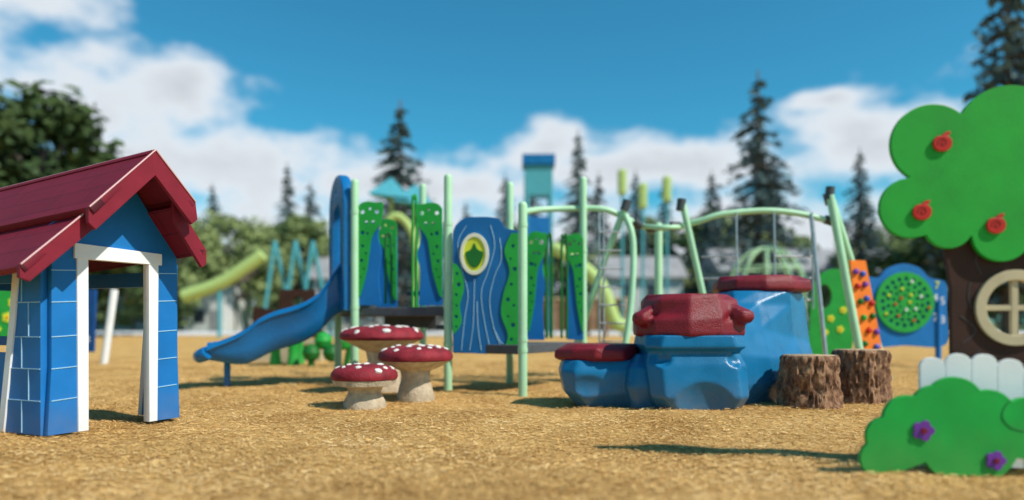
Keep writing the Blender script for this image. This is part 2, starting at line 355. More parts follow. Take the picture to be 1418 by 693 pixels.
# ---------------------------------------------------------------- slide play structure
T=empty('slide_play_structure',(-1.3,9.4,0))
pa,pb,pc,pd,pe,pf,pg=(-2.43,10.1),(-1.98,9.1),(-1.31,10.6),(-.77,8.7),(-.03,9.9),(.12,8.05),(.98,9.95)
for nm,p,h in (('a',pa,2.75),('b',pb,2.62),('c',pc,2.85),('d',pd,2.60),('e',pe,2.74),('f',pf,2.16),('g',pg,2.82)):
    post('post_'+nm,p[0],p[1],h,T)
def deckpoly(name,pts,z,th):
    V=[(x,y,z) for x,y in pts]+[(x,y,z-th) for x,y in pts]; k=len(pts)
    F=[tuple(range(k)),tuple(range(2*k-1,k-1,-1))]+[(i,i+k,(i+1)%k+k,(i+1)%k) for i in range(k)]
    o=meshobj(name,V,F,M_deck,T,smooth=False); b=o.modifiers.new('b','BEVEL'); b.width=.01; b.segments=2
deckpoly('upper_deck',[(-2.38,10.05),(-1.95,9.15),(-.80,8.75),(-1.27,10.52)],1.0,.11)
deckpoly('lower_deck',[(-.72,8.78),(.07,8.35),(.93,9.75),(-.03,9.8)],.55,.11)
deckpoly('step',[(-1.45,9.9),(-.85,9.55),(-.9,9.85),(-1.45,10.2)],1.24,.06)
deckpoly('step_low',[(-.95,9.0),(-.55,8.85),(-.5,9.2),(-.9,9.35)],.78,.06)
box('deck_riser',frame((-1.35,9.6,.85),(1,-.3,0)),.75,.22,.04,M_deck,T,bev=.005)
# slide
sd=Vector((-.97,-.24,0)).normalized(); sl=Vector((sd.y,-sd.x,0))
if sl.y<0: sl=-sl
p0=Vector((-2.14,9.62,0))
path=[(-.02,1.14),(.10,1.13),(.20,1.08),(.45,.87),(.75,.71),(1.05,.60),(1.3,.50),(1.55,.44),(1.75,.43)]
path=[tuple(p) for p in cat([(a,b,0) for a,b in path],6)]
hw=.27
V=[];F=[];rows=0
def section(t):
    rim=.30 if t<1.15 else .30-.22*min(1,(t-1.15)/.6)
    if t<.4: rim+=.28*(1-max(0,t)/.4)**1.3
    sk=-.20 if t<1.3 else -.20+.10*min(1,(t-1.3)/.45)
    return [(-hw-.085,rim-.06),(-hw-.07,rim-.015),(-hw-.035,rim),(-hw,rim-.02),(-hw+.02,.12),(-hw+.08,.03),(-.12,0),(0,-.012),(.12,0),(hw-.08,.03),(hw-.02,.12),(hw,rim-.02),(hw+.035,rim),(hw+.07,rim-.015),(hw+.085,rim-.06),
         (hw+.05,rim-.09),(hw+.04,.0),(hw-.0,sk+.03),(hw-.06,sk),(0,sk),(-hw+.06,sk),(-hw,sk+.03),(-hw-.04,.0),(-hw-.05,rim-.09)]
for k,(t,zc,_) in enumerate(path):
    sec=section(t); wave=.016*math.sin(t*8.5)
    for (a,b) in sec:
        p=p0+sd*t+sl*(a*(1+.05*math.sin(t*4))); V.append((p.x,p.y,zc+b+wave))
    rows+=1
ns=len(sec)
for j in range(rows-1):
    for i in range(ns): F.append((j*ns+i,j*ns+(i+1)%ns,(j+1)*ns+(i+1)%ns,(j+1)*ns+i))
F.append(tuple(range(ns))); F.append(tuple((rows-1)*ns+i for i in range(ns))[::-1])
meshobj('slide_chute',V,F,M_slide,T,angle=60)
lip=p0+sd*1.74
tube('slide_exit_lip',[lip+sl*-.33+Vector((0,0,.44)),lip+sl*-.27+sd*.08+Vector((0,0,.40)),lip+sd*.13+Vector((0,0,.38)),lip+sl*.27+sd*.08+Vector((0,0,.40)),lip+sl*.33+Vector((0,0,.44))],.082,M_slide,T,smooth=8)
for k in (-.17,-.06,.06,.17):
    tube('slide_rib',[p0+sd*t+sl*k+Vector((0,0,z+.004+.016*math.sin(t*8.5))) for t,z,_ in path[6:]],.014,M_slide,T,res=3)
tube('slide_flange',[p0+sd*.06+sl*-.36+Vector((0,0,1.1)),p0+sd*.03+sl*-.37+Vector((0,0,1.55)),p0+sd*.0+sl*-.36+Vector((0,0,1.72))],.06,M_slide,T,smooth=6)
q=p0+sd*1.55; tube('slide_leg',[(q.x,q.y,0),(q.x,q.y,.36)],.04,M_blue,T)
hm=frame((pa[0]-.03,pa[1]-.02,1.0),(pb[0]-pa[0],pb[1]-pa[1],0))
out=[(.06,0),(1.02,0),(1.02,1.3)]+[(.54+.48*math.cos(a),1.3+.42*math.sin(a)) for a in np.linspace(.1,math.pi-.1,16)]+[(.06,1.3)]
hole=[(.24,.3),(.84,.3),(.84,1.0)]+[(.54+.30*math.cos(a),1.15+.24*math.sin(a)) for a in np.linspace(.1,math.pi-.1,12)]+[(.24,1.0)]
plate('slide_hood',out,[hole]+[circ(.54,1.55,.07,16)],.14,hm,M_slide,T,off=.03,bev=.035)
def leafpanel(x,y,z0,wd,h,mir,idx,ux=(1,-.12,0)):
    M=frame((x,y,z0),ux)
    s=lambda pts:[((wd-px*wd) if mir else px*wd,pz*h) for px,pz in pts]
    blue=s([(0,0),(.9,0)])+s([tuple(p)[:2] for p in cat([(.92,.02,0),(.82,.3,0),(.95,.5,0),(.8,.66,0),(.9,.8,0)],6)])+s([(0,.8)])
    plate('blue_panel_%d'%idx,blue,[],.02,M,M_blue,T)
    g=[tuple(p)[:2] for p in cat([(1.0,.99,0),(1.02,.9,0),(.9,.78,0),(.58,.66,0),(.46,.5,0),(.36,.33,0),(.18,.16,0),(.08,.08,0)],6)]
    rim=[tuple(p)[:2] for p in cat([(.0,.94,0),(.15,.985,0),(.45,1.0,0),(.8,.985,0),(1.0,.99,0)],5)]
    hs=[]
    for px,pz,r in ((.2,.9,.10),(.5,.93,.07),(.78,.9,.11),(.35,.8,.08),(.62,.8,.09),(.2,.7,.1),(.40,.69,.07),(.2,.57,.08),(.33,.5,.06),(.16,.43,.08),(.24,.35,.05),(.12,.27,.05)):
        cx,cz=s([(px,pz)])[0]; hs.append(circ(cx,cz,r*.28,12))
    plate('green_perforated_%d'%idx,s([(0,.08)]+rim+g[1:]),hs,.02,M,M_green,T,off=.022,bev=.002)
leafpanel(-1.94,9.12,1.03,.32,1.30,False,1)
leafpanel(-1.22,9.22,1.03,.34,1.30,True,2)
leafpanel(.21,9.62,.58,.24,1.44,False,3)
leafpanel(.73,9.85,.58,.24,1.44,True,4)
leafpanel(-1.95,10.3,1.03,.32,1.25,True,5)
def loop(x,y,z0,z1,wd=.07,nm='handrail',mat=None):
    tube(nm,[(x,y,z0),(x,y,z1-.08),(x+wd*.3,y,z1),(x+wd,y,z1-.06),(x+wd,y,z0)],.017,mat or M_dgreen,T,smooth=6,res=3)
loop(-1.60,9.15,1.05,1.92); loop(-1.30,9.45,1.0,2.42,.05,mat=M_green); loop(.46,9.7,.6,1.95); loop(.67,9.75,.6,1.95)
# main tree panel
M=frame((-.70,8.62,.46),(1,-.12,0))
mp=[(0,0),(.38,-.02),(.78,0),(.78,1.43),(.62,1.46)]+[tuple(p)[:2] for p in cat([(.60,1.5,0),(.55,1.57,0),(.44,1.595,0),(.30,1.60,0),(.14,1.59,0),(.03,1.5,0),(0,1.4,0)],5)]
plate('tree_trunk_panel',mp,[circ(.26,1.16,.12,28,.18)],.03,M,M_trunkblue,T)
def strip(other,edge,holes,nm):
    plate(nm,other+[tuple(p)[:2] for p in cat([(a,b,0) for a,b in edge],6)],[circ(a,b,r,12) for a,b,r in holes],.015,M,M_green,T,off=.024,bev=.002)
strip([(.0,.22),(.0,1.05)],[(.03,1.05),(.10,.95),(.13,.75),(.08,.55),(.10,.35),(.02,.22)],[(.05,.93,.02),(.07,.8,.027),(.04,.68,.02),(.045,.55,.016),(.04,.42,.024),(.04,.3,.016)],'green_strip_near')
strip([(.78,.01),(.78,1.40)],[(.70,1.40),(.62,1.2),(.68,.95),(.61,.7),(.58,.45),(.66,.2),(.60,.02)],[(.72,1.25,.022),(.69,1.1,.016),(.74,.98,.026),(.70,.8,.02),(.66,.62,.026),(.73,.55,.018),(.66,.42,.016),(.72,.32,.028),(.70,.15,.022)],'green_strip_far')
plate('window_ring',circ(.26,1.16,.17,36,.245),[circ(.26,1.16,.135,30,.205)],.03,M,M_cream,T,off=.03)
plate('window_bubble',circ(.26,1.16,.137,28,.207),[],.015,M,M_yellow,T,off=.024)
plate('leaf_shape',[tuple(p)[:2] for p in cat([(.155,1.17,0),(.20,1.20,0),(.235,1.23,0),(.26,1.29,0),(.285,1.23,0),(.32,1.20,0),(.365,1.17,0),(.33,1.05,0),(.26,1.0,0),(.19,1.05,0)],5,True)],[],.012,M,M_dgreen,T,off=.037,bev=.002)
for i,pl in enumerate(([(.10,.02),(.14,.4),(.18,.7),(.10,1.0),(.06,1.3),(.16,1.5)],[(.45,.02),(.38,.35),(.34,.7),(.42,.95),(.50,1.25),(.45,1.5)],[(.60,.02),(.50,.25),(.44,.6),(.50,.9),(.58,1.1),(.56,1.35)],
     [(.20,.02),(.24,.3),(.25,.55),(.26,.86)],[(.34,.02),(.30,.3),(.29,.6)],[(.48,.3),(.56,.14),(.60,.1)])):
    tube('grain_line_%d'%i,[(a,b,.017) for a,b in pl],.004,M_line,T,smooth=6,res=1,M=M)
for p,zz in ((pd,(.55,1.0,2.0)),(pf,(.5,.62,1.9)),(pe,(.55,2.0)),(pg,(.55,1.8)),(pb,(1.0,2.2)),(pa,(1.0,2.2))):
    for z in zz: lathe('collar',[(.055,-.025),(.055,.025)],(p[0],p[1],z),M_lime,T,20)

# ---------------------------------------------------------------- overhead climber
K=empty('overhead_climber',(2.8,10.2,0))
tube('beam_arch_a',[(.12,9.4,2.24),(.35,9.8,2.34),(.91,10,2.39),(1.26,10,2.38),(1.51,10.05,2.30),(1.76,10.15,2.19),(2.0,10.3,2.15)],.042,M_lime,K,smooth=8)
tube('beam_arch_b',[(1.9,10.3,2.14),(2.31,10.2,2.17),(2.6,10.05,2.22),(2.91,10,2.31),(3.51,10,2.36),(4.01,10,2.31),(4.44,10,2.20)],.042,M_lime,K,smooth=8)
tube('ring',[(1.85,10.2,2.17),(2.05,9.95,2.12),(2.3,10.0,2.13),(2.4,10.25,2.17),(2.2,10.5,2.2),(1.95,10.45,2.2)],.035,M_lime,K,smooth=6,closed=True)
tube('leg_a1',[(1.58,10,2.45),(1.3,10.1,1.7),(.75,10.3,0)],.045,M_lime,K)
tube('leg_a2',[(1.56,9.98,2.3),(1.66,9.9,1.9),(1.6,9.75,1.0),(1.42,9.6,0)],.045,M_lime,K,smooth=8)
post('leg_mid',2.23,11,2.34,K,r=.06)
tube('leg_b',[(2.36,10,2.46),(2.62,10,1.3),(2.9,10,0)],.045,M_lime,K)
tube('leg_c1',[(4.38,9.95,2.56),(4.77,9.75,0)],.055,M_lime,K)
tube('leg_c2',[(4.42,10.0,2.5),(5.34,10.25,0)],.055,M_lime,K)
for i,(p,q) in enumerate((((1.55,10,2.36),(1.6,10,2.5)),((2.33,10,2.36),(2.35,10,2.52)),((4.37,9.96,2.50),(4.39,9.96,2.68)),((4.41,10.02,2.45),(4.36,10.0,2.6)),((1.70,10.1,2.24),(1.80,10.15,2.16)),((1.92,10.15,2.13),(1.99,10.05,2.13)),((2.20,10.02,2.15),(2.33,10.05,2.15)),((4.33,10,2.24),(4.46,10,2.2)))):
    tube('coupling_%d'%i,[p,q],.062,M_gray,K)
for i,(x,z0) in enumerate(((1.20,.4),(1.26,.4),(3.09,1.0),(3.61,1.0),(4.13,1.0))):
    tube('hanger_%d'%i,[(x,9.9,z0),(x,9.95,2.33)],.013,M_steel,K,res=3)
for i in range(7): tube('rung_a_%d'%i,[(1.20,9.9,.55+i*.25),(1.60-.02*i,9.92,.55+i*.25)],.012,M_steel,K,res=3)
for i in range(3):
    tube('rung_b_%d'%i,[(2.62,10,1.12+i*.3),(3.09,9.92,1.12+i*.3)],.012,M_steel,K,res=3)
    tube('rung_c_%d'%i,[(3.61,9.92,1.12+i*.3),(4.13,9.92,1.12+i*.3)],.012,M_steel,K,res=3)
tube('chain_pole',[(4.10,9.9,2.28),(4.25,9.7,0)],.03,M_steel,K)
cm=frame((4.62,9.88,.38),(.97,.25,0))
plate('climbing_wall',[(.12,0),(.52,0),(.24,1.28),(.0,1.28)],[],.04,cm,M_orange,K)
for i,(x,z,mm) in enumerate(((.07,1.13,M_purple),(.18,1.10,M_bluehold),(.10,.93,M_apple),(.22,.95,M_purple),(.15,.72,M_dgreen),(.25,.76,M_bluehold),(.33,.70,M_apple),(.2,.5,M_green),(.34,.52,M_dgreen),(.28,.32,M_apple),(.41,.30,M_purple),(.22,.14,M_dgreen),(.41,.1,M_bluehold))):
    lathe('hand_hold_%d'%i,[(.042,0),(.044,.015),(.033,.04),(.012,.05)],(0,0,0),mm,K,12,wob=.4).matrix_basis=cm@Matrix.Translation((x,z,.02))@Matrix.Rotation(i,4,'Z')

# ---------------------------------------------------------------- climbing rock
R=empty('climbing_rock',(1.9,7.4,0))
def ring(cx,cy,z,rx,ry,n=10,rot=.15,jit=0,sh=None):
    o=[]
    for i in range(n):
        a=2*math.pi*i/n+rot; k=1+(sh[i] if sh else 0)
        o.append((cx+rx*k*math.cos(a),cy+ry*k*math.sin(a),z+jit*math.sin(3*a+cx)))
    return o
sh=[.05,-.03,.04,-.02,.05,-.02,.04,.0,-.03,.06]
sh2=[-.04,.05,-.04,.04,-.02,.06,-.05,.03,.06,-.05]
def octo(cx,cy,z,hx,fy,by,ch,dz=0):
    return [(cx-hx+ch,cy-fy,z+dz),(cx+hx-ch,cy-fy,z+dz),(cx+hx,cy-fy+ch*1.1,z),(cx+hx,cy+by-ch,z),(cx+hx-ch,cy+by,z),(cx-hx+ch,cy+by,z),(cx-hx,cy+by-ch,z),(cx-hx,cy-fy+ch*1.1,z)]
center=[octo(1.76,7.1,-.03,.38,.44,.4,.12),octo(1.75,7.1,.12,.46,.51,.42,.11),octo(1.73,7.1,.41,.47,.46,.42,.12),octo(1.72,7.1,.53,.43,.41,.42,.13),octo(1.72,7.1,.575,.48,.47,.43,.13),octo(1.72,7.1,.69,.46,.45,.43,.14)]
low=[octo(1.02,7.35,-.03,.36,.28,.28,.10),octo(.96,7.33,.12,.44,.34,.32,.12),octo(.93,7.33,.33,.45,.34,.32,.12),octo(.90,7.35,.44,.38,.30,.3,.12)]
link=[octo(1.29,7.0,-.03,.14,.16,.3,.05),octo(1.27,6.98,.2,.18,.19,.3,.06),octo(1.28,7.0,.38,.16,.16,.3,.06),octo(1.31,7.1,.50,.09,.07,.2,.03)]
tall=[[(x,y,-.03) for x,y in [(2.05,6.90),(2.50,7.15),(3.0,7.62),(3.18,8.2),(3.0,8.55),(2.5,8.6),(2.05,8.3),(1.9,7.6)]],
    [(x,y,.20) for x,y in [(2.08,6.85),(2.55,7.08),(3.10,7.55),(3.32,8.1),(3.15,8.6),(2.5,8.65),(2.05,8.3),(1.9,7.6)]],
    [(x,y,.46+.1*(2.6-x)) for x,y in [(2.12,6.90),(2.55,7.12),(3.08,7.52),(3.36,8.0),(3.15,8.55),(2.5,8.6),(2.05,8.3),(1.9,7.6)]],
    [(x,y,.72+.2*(2.6-x)) for x,y in [(2.18,7.05),(2.50,7.22),(2.96,7.58),(3.28,7.95),(3.1,8.45),(2.6,8.5),(2.15,8.25),(2.0,7.7)]],
    [(x,y,1.0) for x,y in [(2.26,7.34),(2.50,7.36),(2.92,7.56),(3.22,7.92),(3.06,8.35),(2.65,8.42),(2.3,8.2),(2.15,7.8)]],
    [(x,y,1.14) for x,y in [(2.30,7.52),(2.52,7.48),(2.90,7.55),(3.17,7.88),(3.04,8.28),(2.7,8.36),(2.4,8.2),(2.25,7.9)]]]
foot=[ring(3.04,7.78,-.03,.17,.18,6),ring(3.10,7.74,.20,.22,.21,6),ring(3.12,7.76,.38,.20,.19,6),ring(3.08,7.95,.55,.08,.08,6)]
mould('center_body',[center],M_rock,R,cuts=[(1.76,6.49,-.06,.36,.20,.42,0),(1.33,6.58,.47,.17,.13,.09,.75),(2.13,6.58,.47,.17,.13,.09,-.75)])
mould('low_body',[low,link],M_rock,R,cuts=[(.78,6.93,.18,.27,.09,.15,-.1)])
mould('tall_body',[tall,foot],M_rock,R,cuts=[(2.72,7.0,.16,.36,.16,.34,.78),(2.30,6.78,.80,.20,.12,.20,.5)])
lugs=[]
for (x,y,z,s) in ((1.24,6.88,.84,.10),(2.17,6.84,.86,.13)):
    lugs.append([ring(x,y,z-.06,s*.7,s*.7,7),ring(x,y,z-.01,s*1.05,s,7),ring(x,y,z+.05,s*.95,s*.9,7),ring((x*2+1.72)/3,(y*2+7.1)/3,z+.14,s*.7,s*.7,7)])
mould('center_cap',[[ring(1.72,7.1,.665,.48,.44,sh=sh),ring(1.72,7.1,.69,.53,.49,sh=sh),ring(1.72,7.1,.82,.53,.48,sh=sh,jit=.015),ring(1.72,7.1,.87,.48,.44,sh=sh2,jit=.02),ring(1.73,7.12,1.02,.46,.43,sh=sh),ring(1.73,7.12,1.08,.40,.38,sh=sh2)]]+lugs,M_red,R,it=4,cuts=[(1.52,6.60,.93,.13,.09,.09,0),(1.90,6.60,.93,.12,.09,.08,-.2)])
mould('low_cap',[[ring(.88,7.35,.425,.38,.32,sh=sh2),ring(.88,7.35,.455,.44,.37,sh=sh2),ring(.88,7.35,.54,.43,.36,sh=sh2,jit=.012),ring(.90,7.36,.595,.35,.29,sh=sh)]],M_red,R,it=3)
mould('tall_cap',[[ring(2.72,7.93,1.13,.45,.42,sh=sh),ring(2.72,7.93,1.16,.51,.47,sh=sh),ring(2.72,7.93,1.25,.50,.46,sh=sh,jit=.01),ring(2.72,7.93,1.31,.43,.39,sh=sh2)]],M_red,R,it=3)

# ---------------------------------------------------------------- log stumps
def stump(x,y,r,h,seed):
    seg,rg=110,34; V=[];F=[];mi=[]
    for j in range(rg+1):
        z=h*j/rg
        for i in range(seg):
            a=2*math.pi*i/seg
            k=1+.09*noise.noise(Vector((math.cos(a)*2.2,math.sin(a)*2.2,z*3+seed)))+.13*noise.noise(Vector((math.cos(a)*7,math.sin(a)*7,z*7+seed)))+.07*noise.noise(Vector((math.cos(a)*18,math.sin(a)*18,z*18+seed)))
            fl=1+.05*(1-z/h)**3+.03*math.sin(z*7+seed)
            if j>=rg-1: fl*=(.97 if j==rg-1 else .92)
            V.append((r*k*fl*math.cos(a),r*k*fl*math.sin(a),z-.02))
    for j in range(rg):
        for i in range(seg): F.append((j*seg+i,j*seg+(i+1)%seg,(j+1)*seg+(i+1)%seg,(j+1)*seg+i)); mi.append(0)
    V.append((0,0,h-.012)); c=len(V)-1; k=rg*seg
    for i in range(seg): F.append((k+i,k+(i+1)%seg,c)); mi.append(1)
    meshobj('log_stump',V,F,[M_bark,M_logtop],None,M=Matrix.Translation((x,y,0)),mi=mi,angle=60)
stump(2.82,6.85,.26,.52,1.0); stump(3.60,7.45,.265,.55,8.3)

# ---------------------------------------------------------------- mushrooms
def mushroom(x,y,R_,top,und,rs,seed):
    E=empty('mushroom_stool',(x,y,0)); ch=top-und
    stem=[(rs*1.2,-.02),(rs*1.22,.03),(rs*1.08,und*.35),(rs*.9,und*.65),(rs*1.0,und*.84),(rs*1.7,und*.96),(R_*.95,und*1.0+ch*.22)]
    lathe('stem',stem,(x,y,0),M_stem,E,40,wob=.06)
    prof=[(R_*.86,und+ch*.22),(R_*.97,und+ch*.25),(R_,und+ch*.38),(R_*.985,und+ch*.55),(R_*.9,und+ch*.74),(R_*.72,und+ch*.88),(R_*.48,und+ch*.96),(R_*.22,und+ch*.99),(.01,top)]
    lathe('cap',prof,(x,y,0),M_cap,E,56,wob=.02)
    random.seed(seed)
    def hz(rr):
        q=rr*R_
        for a,b in zip(prof[::-1][:-1],prof[::-1][1:]):
            if a[0]<=q<=b[0]: t=(q-a[0])/(b[0]-a[0]); return a[1]+(b[1]-a[1])*t,(b[1]-a[1])/(b[0]-a[0])
        return top,0
    pts=[]
    for _ in range(900):
        if len(pts)>=17: break
        rr=random.random()**.5*.93; a=random.random()*6.283; p=(rr*math.cos(a),rr*math.sin(a)); s=.05+.05*random.random()
        if all(math.hypot(p[0]-q[0],p[1]-q[1])>s+q[2]+.09 for q in pts): pts.append((p[0],p[1],s))
    for px,py,s in pts:
        rr=math.hypot(px,py); z,sl_=hz(rr); nrm=Vector((-sl_*px/max(rr,.01),-sl_*py/max(rr,.01),1)).normalized()
        o=lathe('spot',[(s*R_*1.15,-.012),(s*R_*1.12,.004),(s*R_*.8,.010),(.005,.012)],(0,0,0),M_spot,E,16,wob=.3)
        o.matrix_basis=Matrix.Translation((x+px*R_,y+py*R_,z+.001))@Vector((0,0,1)).rotation_difference(nrm).to_matrix().to_4x4()
mushroom(-1.0,7.5,.385,.575,.37,.16,1); mushroom(-1.52,8.45,.49,.775,.56,.19,2); mushroom(-1.42,6.95,.32,.41,.22,.17,3)

# ---------------------------------------------------------------- small seating group behind the slide
G=empty('toddler_play_table',(-4.2,14,0))
for x,y in ((-4.55,13.9),(-4.15,13.7),(-4.25,14.4)): lathe('leg',[(.12,0),(.09,.2),(.09,.42),(.13,.5)],(x,y,0),M_green,G,16)
for x,y,z in ((-4.4,13.9,.5),(-4.1,13.8,.64)): lathe('top',[(.3,0),(.33,.03),(.3,.07)],(x,y,z),M_yellow,G,24)
C2=empty('wooden_play_bench',(-4.6,15,0)); M=frame((-5.4,15,.2),(1,0,0))
plate('backrest',[(0,.3),(.05,.95),(.55,.85),(.6,1.3),(1.3,1.3),(1.35,.9),(1.5,.3)],[circ(.95,1.05,.12)],.08,M,M_brown,C2)
plate('seat',[(0,-.2),(1.5,-.2),(1.5,.28),(0,.28)],[circ(.3,.1,.08),circ(1.2,.1,.08)],.3,M,M_tan,C2,off=.1)
D3=empty('caterpillar_climber',(-3.5,13.5,0))
for i in range(5): lathe('segment_%d'%i,[(.03,-.17),(.13,-.11),(.17,0),(.13,.11),(.03,.17)],(-3.75+i*.2,13.5+.1*math.sin(i*2),.25+.22*(i%2)+(.35 if i==4 else 0)),M_green if i%2 else M_dgreen,D3,16)
tube('feet',[(-3.75,13.5,0),(-3.75,13.5,.2)],.06,M_dgreen,D3); tube('foot_b',[(-3.1,13.5,0),(-3.0,13.5,.5)],.06,M_dgreen,D3)

# ---------------------------------------------------------------- back activity panels
B=empty('activity_panel',(7.1,13,0)); M=frame((6.34,13,.42),(1,.05,0))
out=[tuple(p)[:2] for p in cat([(0,0,0),(.75,-.02,0),(1.5,0,0),(1.52,.6,0),(1.5,1.1,0),(1.2,1.2,0),(1.0,1.38,0),(.7,1.45,0),(.4,1.35,0),(.25,1.2,0),(.0,1.22,0),(-.12,1.1,0),(-.03,.6,0)],6,True)]
plate('board',out,[],.05,M,M_blue,B)
hs=[]
for k,(rr,nn) in enumerate(((.12,8),(.22,12),(.32,16),(.42,20))):
    for i in range(nn): a=2*math.pi*i/nn+k*.3; hs.append(circ(.72+rr*math.cos(a),.76+rr*math.sin(a),.02+.035*rr*1.5,10))
plate('perforated_wheel',circ(.72,.76,.54,48),hs,.03,M,M_green,B,off=.05)
for i in range(14):
    a=i*2.4; rr=.08+.028*i; plate('bead_%d'%i,circ(.72+rr*math.cos(a),.76+rr*math.sin(a),.024,10),[],.02,M,[M_yellow,M_apple,M_white][i%3],B,off=.075)
for s,x,z,mm in (('7',1.28,1.0,M_yellow),('4',1.25,.78,M_white),('5',1.38,.72,M_white),('7',1.25,.42,M_white),('8',1.38,.38,M_white)): text('digit',s,M,x,z,.2,mm,B,.03)
for x in (6.45,7.7): tube('leg',[(x,13.05,0),(x,13.05,1.2)],.05,M_blue,B)
F2=empty('flower_panel',(5.2,12,0)); M=frame((4.98,12,.3),(1,-.05,0))
out=[tuple(p)[:2] for p in cat([(0,0,0),(.6,0,0),(.64,.7,0),(.6,1.25,0),(.35,1.4,0),(.05,1.2,0),(-.03,.6,0)],6,True)]
plate('board',out,[circ(.2,.95,.12,20,.2)],.05,M,M_green,F2)
for i,(x,z) in enumerate(((.3,.58),(.45,.4),(.2,.35),(.5,.72))): flower('daisy_%d'%i,M,x,z,.06,M_yellow,M_orange,F2,.03)
for x in (5.0,5.55): tube('leg',[(x,12.05,0),(x,12.05,.9)],.045,M_white,F2)

# ---------------------------------------------------------------- foreground tree panel
TP=empty('apple_tree_play_panel',(2.7,4.0,0))
x0=2.0; TM=frame((x0,4.08,0),(1,-.12,0)); TM2=frame((x0,4.04,0),(1,-.12,0))
cr=[(2.324,1.792,.215),(2.72,1.82,.275),(2.215,1.44,.165),(2.41,1.34,.125),(2.68,1.29,.15),(3.04,1.72,.28),(3.2,1.42,.22),(2.97,1.28,.15),(2.7,1.6,.36)]
crown=[(a-x0,b) for a,b in union_outline(cr,(2.65,1.58))]
trunk=[(.43,0),(1.08,0),(1.04,.5),(1.03,1.0),(1.08,1.3),(.40,1.3),(.445,1.0),(.45,.5)]
wc=(.77,.885)
plate('trunk',trunk,[circ(wc[0],wc[1],.165,40)],.035,TM,M_brown,TP)
plate('crown',crown,[],.035,TM2,M_treeg,TP,off=.0)
plate('window_frame',circ(wc[0],wc[1],.205,48),[circ(wc[0],wc[1],.155,44)],.05,TM,M_tan,TP,off=.012)
plate('muntin_v',[(wc[0]-.014,wc[1]-.16),(wc[0]+.014,wc[1]-.16),(wc[0]+.014,wc[1]+.16),(wc[0]-.014,wc[1]+.16)],[],.03,TM,M_tan,TP,off=.008)
plate('muntin_h',[(wc[0]-.16,wc[1]-.012),(wc[0]+.16,wc[1]-.012),(wc[0]+.16,wc[1]+.012),(wc[0]-.16,wc[1]+.012)],[],.026,TM,M_tan,TP,off=.008)
for i in range(6):
    z=.12+.19*i; tube('trunk_groove_%d'%i,[(.5+.05*(i%3),z,.0185),(.53+.04*(i%2),z+.07,.0185),(.49+.05*(i%3),z+.15,.0185)],.003,M_gray,TP,smooth=4,res=1,M=TM)
def apple(x,z,i):
    r=.045
    pts=[]
    for k in range(36):
        a=2*math.pi*k/36+math.pi/2; rr=r*(1-.16*max(0,math.cos(k*2*math.pi/36))**6-.05*max(0,-math.cos(k*2*math.pi/36))**8)
        pts.append((x-x0+rr*math.cos(a)*1.02,z+rr*math.sin(a)))
    plate('apple_%d'%i,pts,[],.016,TM2,M_apple,TP,off=.026)
    plate('apple_leaf_%d'%i,[tuple(p)[:2] for p in cat([(x-x0,z+.035,0),(x-x0+.012,z+.055,0),(x-x0+.04,z+.06,0),(x-x0+.025,z+.04,0)],4,True)],[],.014,TM2,M_apple,TP,off=.026,bev=.002)
    tube('apple_spiral_%d'%i,[(x-x0+.004*t*math.cos(t*1.4),z+.004*t*math.sin(t*1.4),.0345) for t in np.linspace(1,7,26)],.002,M_brown,TP,res=1,M=TM2)
apple(2.37,1.79,0); apple(2.265,1.415,1); apple(2.645,1.335,2)
PF=empty('white_picket_fence',(2.7,3.95,0)); PM=frame((2.24,3.97,0),(1,-.12,0))
for i in range(8):
    x=i*.132; h=.60+.035*math.sin(i*.9+.3); 
    plate('picket_%d'%i,[(x,.02),(x+.125,.02),(x+.125,h-.045)]+[(x+.0625+.0625*math.cos(a),h-.045+.045*math.sin(a)) for a in np.linspace(.2,math.pi-.2,9)]+[(x,h-.045)],[],.025,PM,M_white,PF)
BP=empty('bush_play_panel',(2.4,3.8,0)); BM2=frame((x0,3.85,0),(1,-.12,0))
bc=[(1.99,.20,.10),(1.96,.08,.1),(2.10,.29,.125),(2.24,.34,.13),(2.33,.37,.145),(2.50,.33,.12),(2.68,.28,.13),(2.86,.31,.13),(3.0,.2,.15),(2.4,.2,.25)]
bush=[(a-x0,b) for a,b in union_outline(bc,(2.35,.15),zmin=.0)]
plate('bush_board',bush,[],.04,BM2,M_bushg,BP)
tube('bush_groove',[(.60,.40,.0205),(.57,.36,.0205),(.56,.31,.0205),(.60,.26,.0205),(.67,.24,.0205)],.003,M_groove,BP,smooth=6,res=1,M=BM2)
flower('purple_flower',BM2,.17,.235,.055,M_purple,M_fascia,BP,.026); flower('purple_flower_b',BM2,.525,.085,.05,M_purple,M_fascia,BP,.026)

# ---------------------------------------------------------------- distant playground
DP=empty('distant_playground',(0,40,0))
tube('lime_slide',[(-13.8,40,4.6),(-14.8,40,3.9),(-16.2,40,3.0),(-18.2,40,2.3)],.36,M_blimed,DP,smooth=6)
tube('lime_slide_leg',[(-16.2,40,0),(-16.2,40,2.7)],.1,M_teal,DP)
for x in (-14.6,-13.4,-12.4): 
    tube('teal_leg',[(x,42,0),(x+.8,42,5.6)],.11,M_teal,DP); tube('teal_leg_b',[(x+1.7,43,0),(x+.8,42,5.6)],.11,M_teal,DP)
for sx in (0,1.4):
    for sy in (0,1.3): tube('tower_post',[(.85+sx,42+sy,0),(.85+sx,42+sy,9.6)],.12,M_teal,DP)
box('tower_panel',Matrix.Translation((1.55,42.6,9.1)),1.6,1.4,1.7,M_teal,DP); box('tower_roof',Matrix.Translation((1.55,42.6,10.3)),1.9,1.7,.6,M_slide,DP)
box('tower_deck',Matrix.Translation((1.55,42.6,6.4)),1.6,1.4,1.2,M_blue,DP); box('tower_low',Matrix.Translation((1.55,42.6,3.8)),1.6,1.4,.8,M_green,DP)
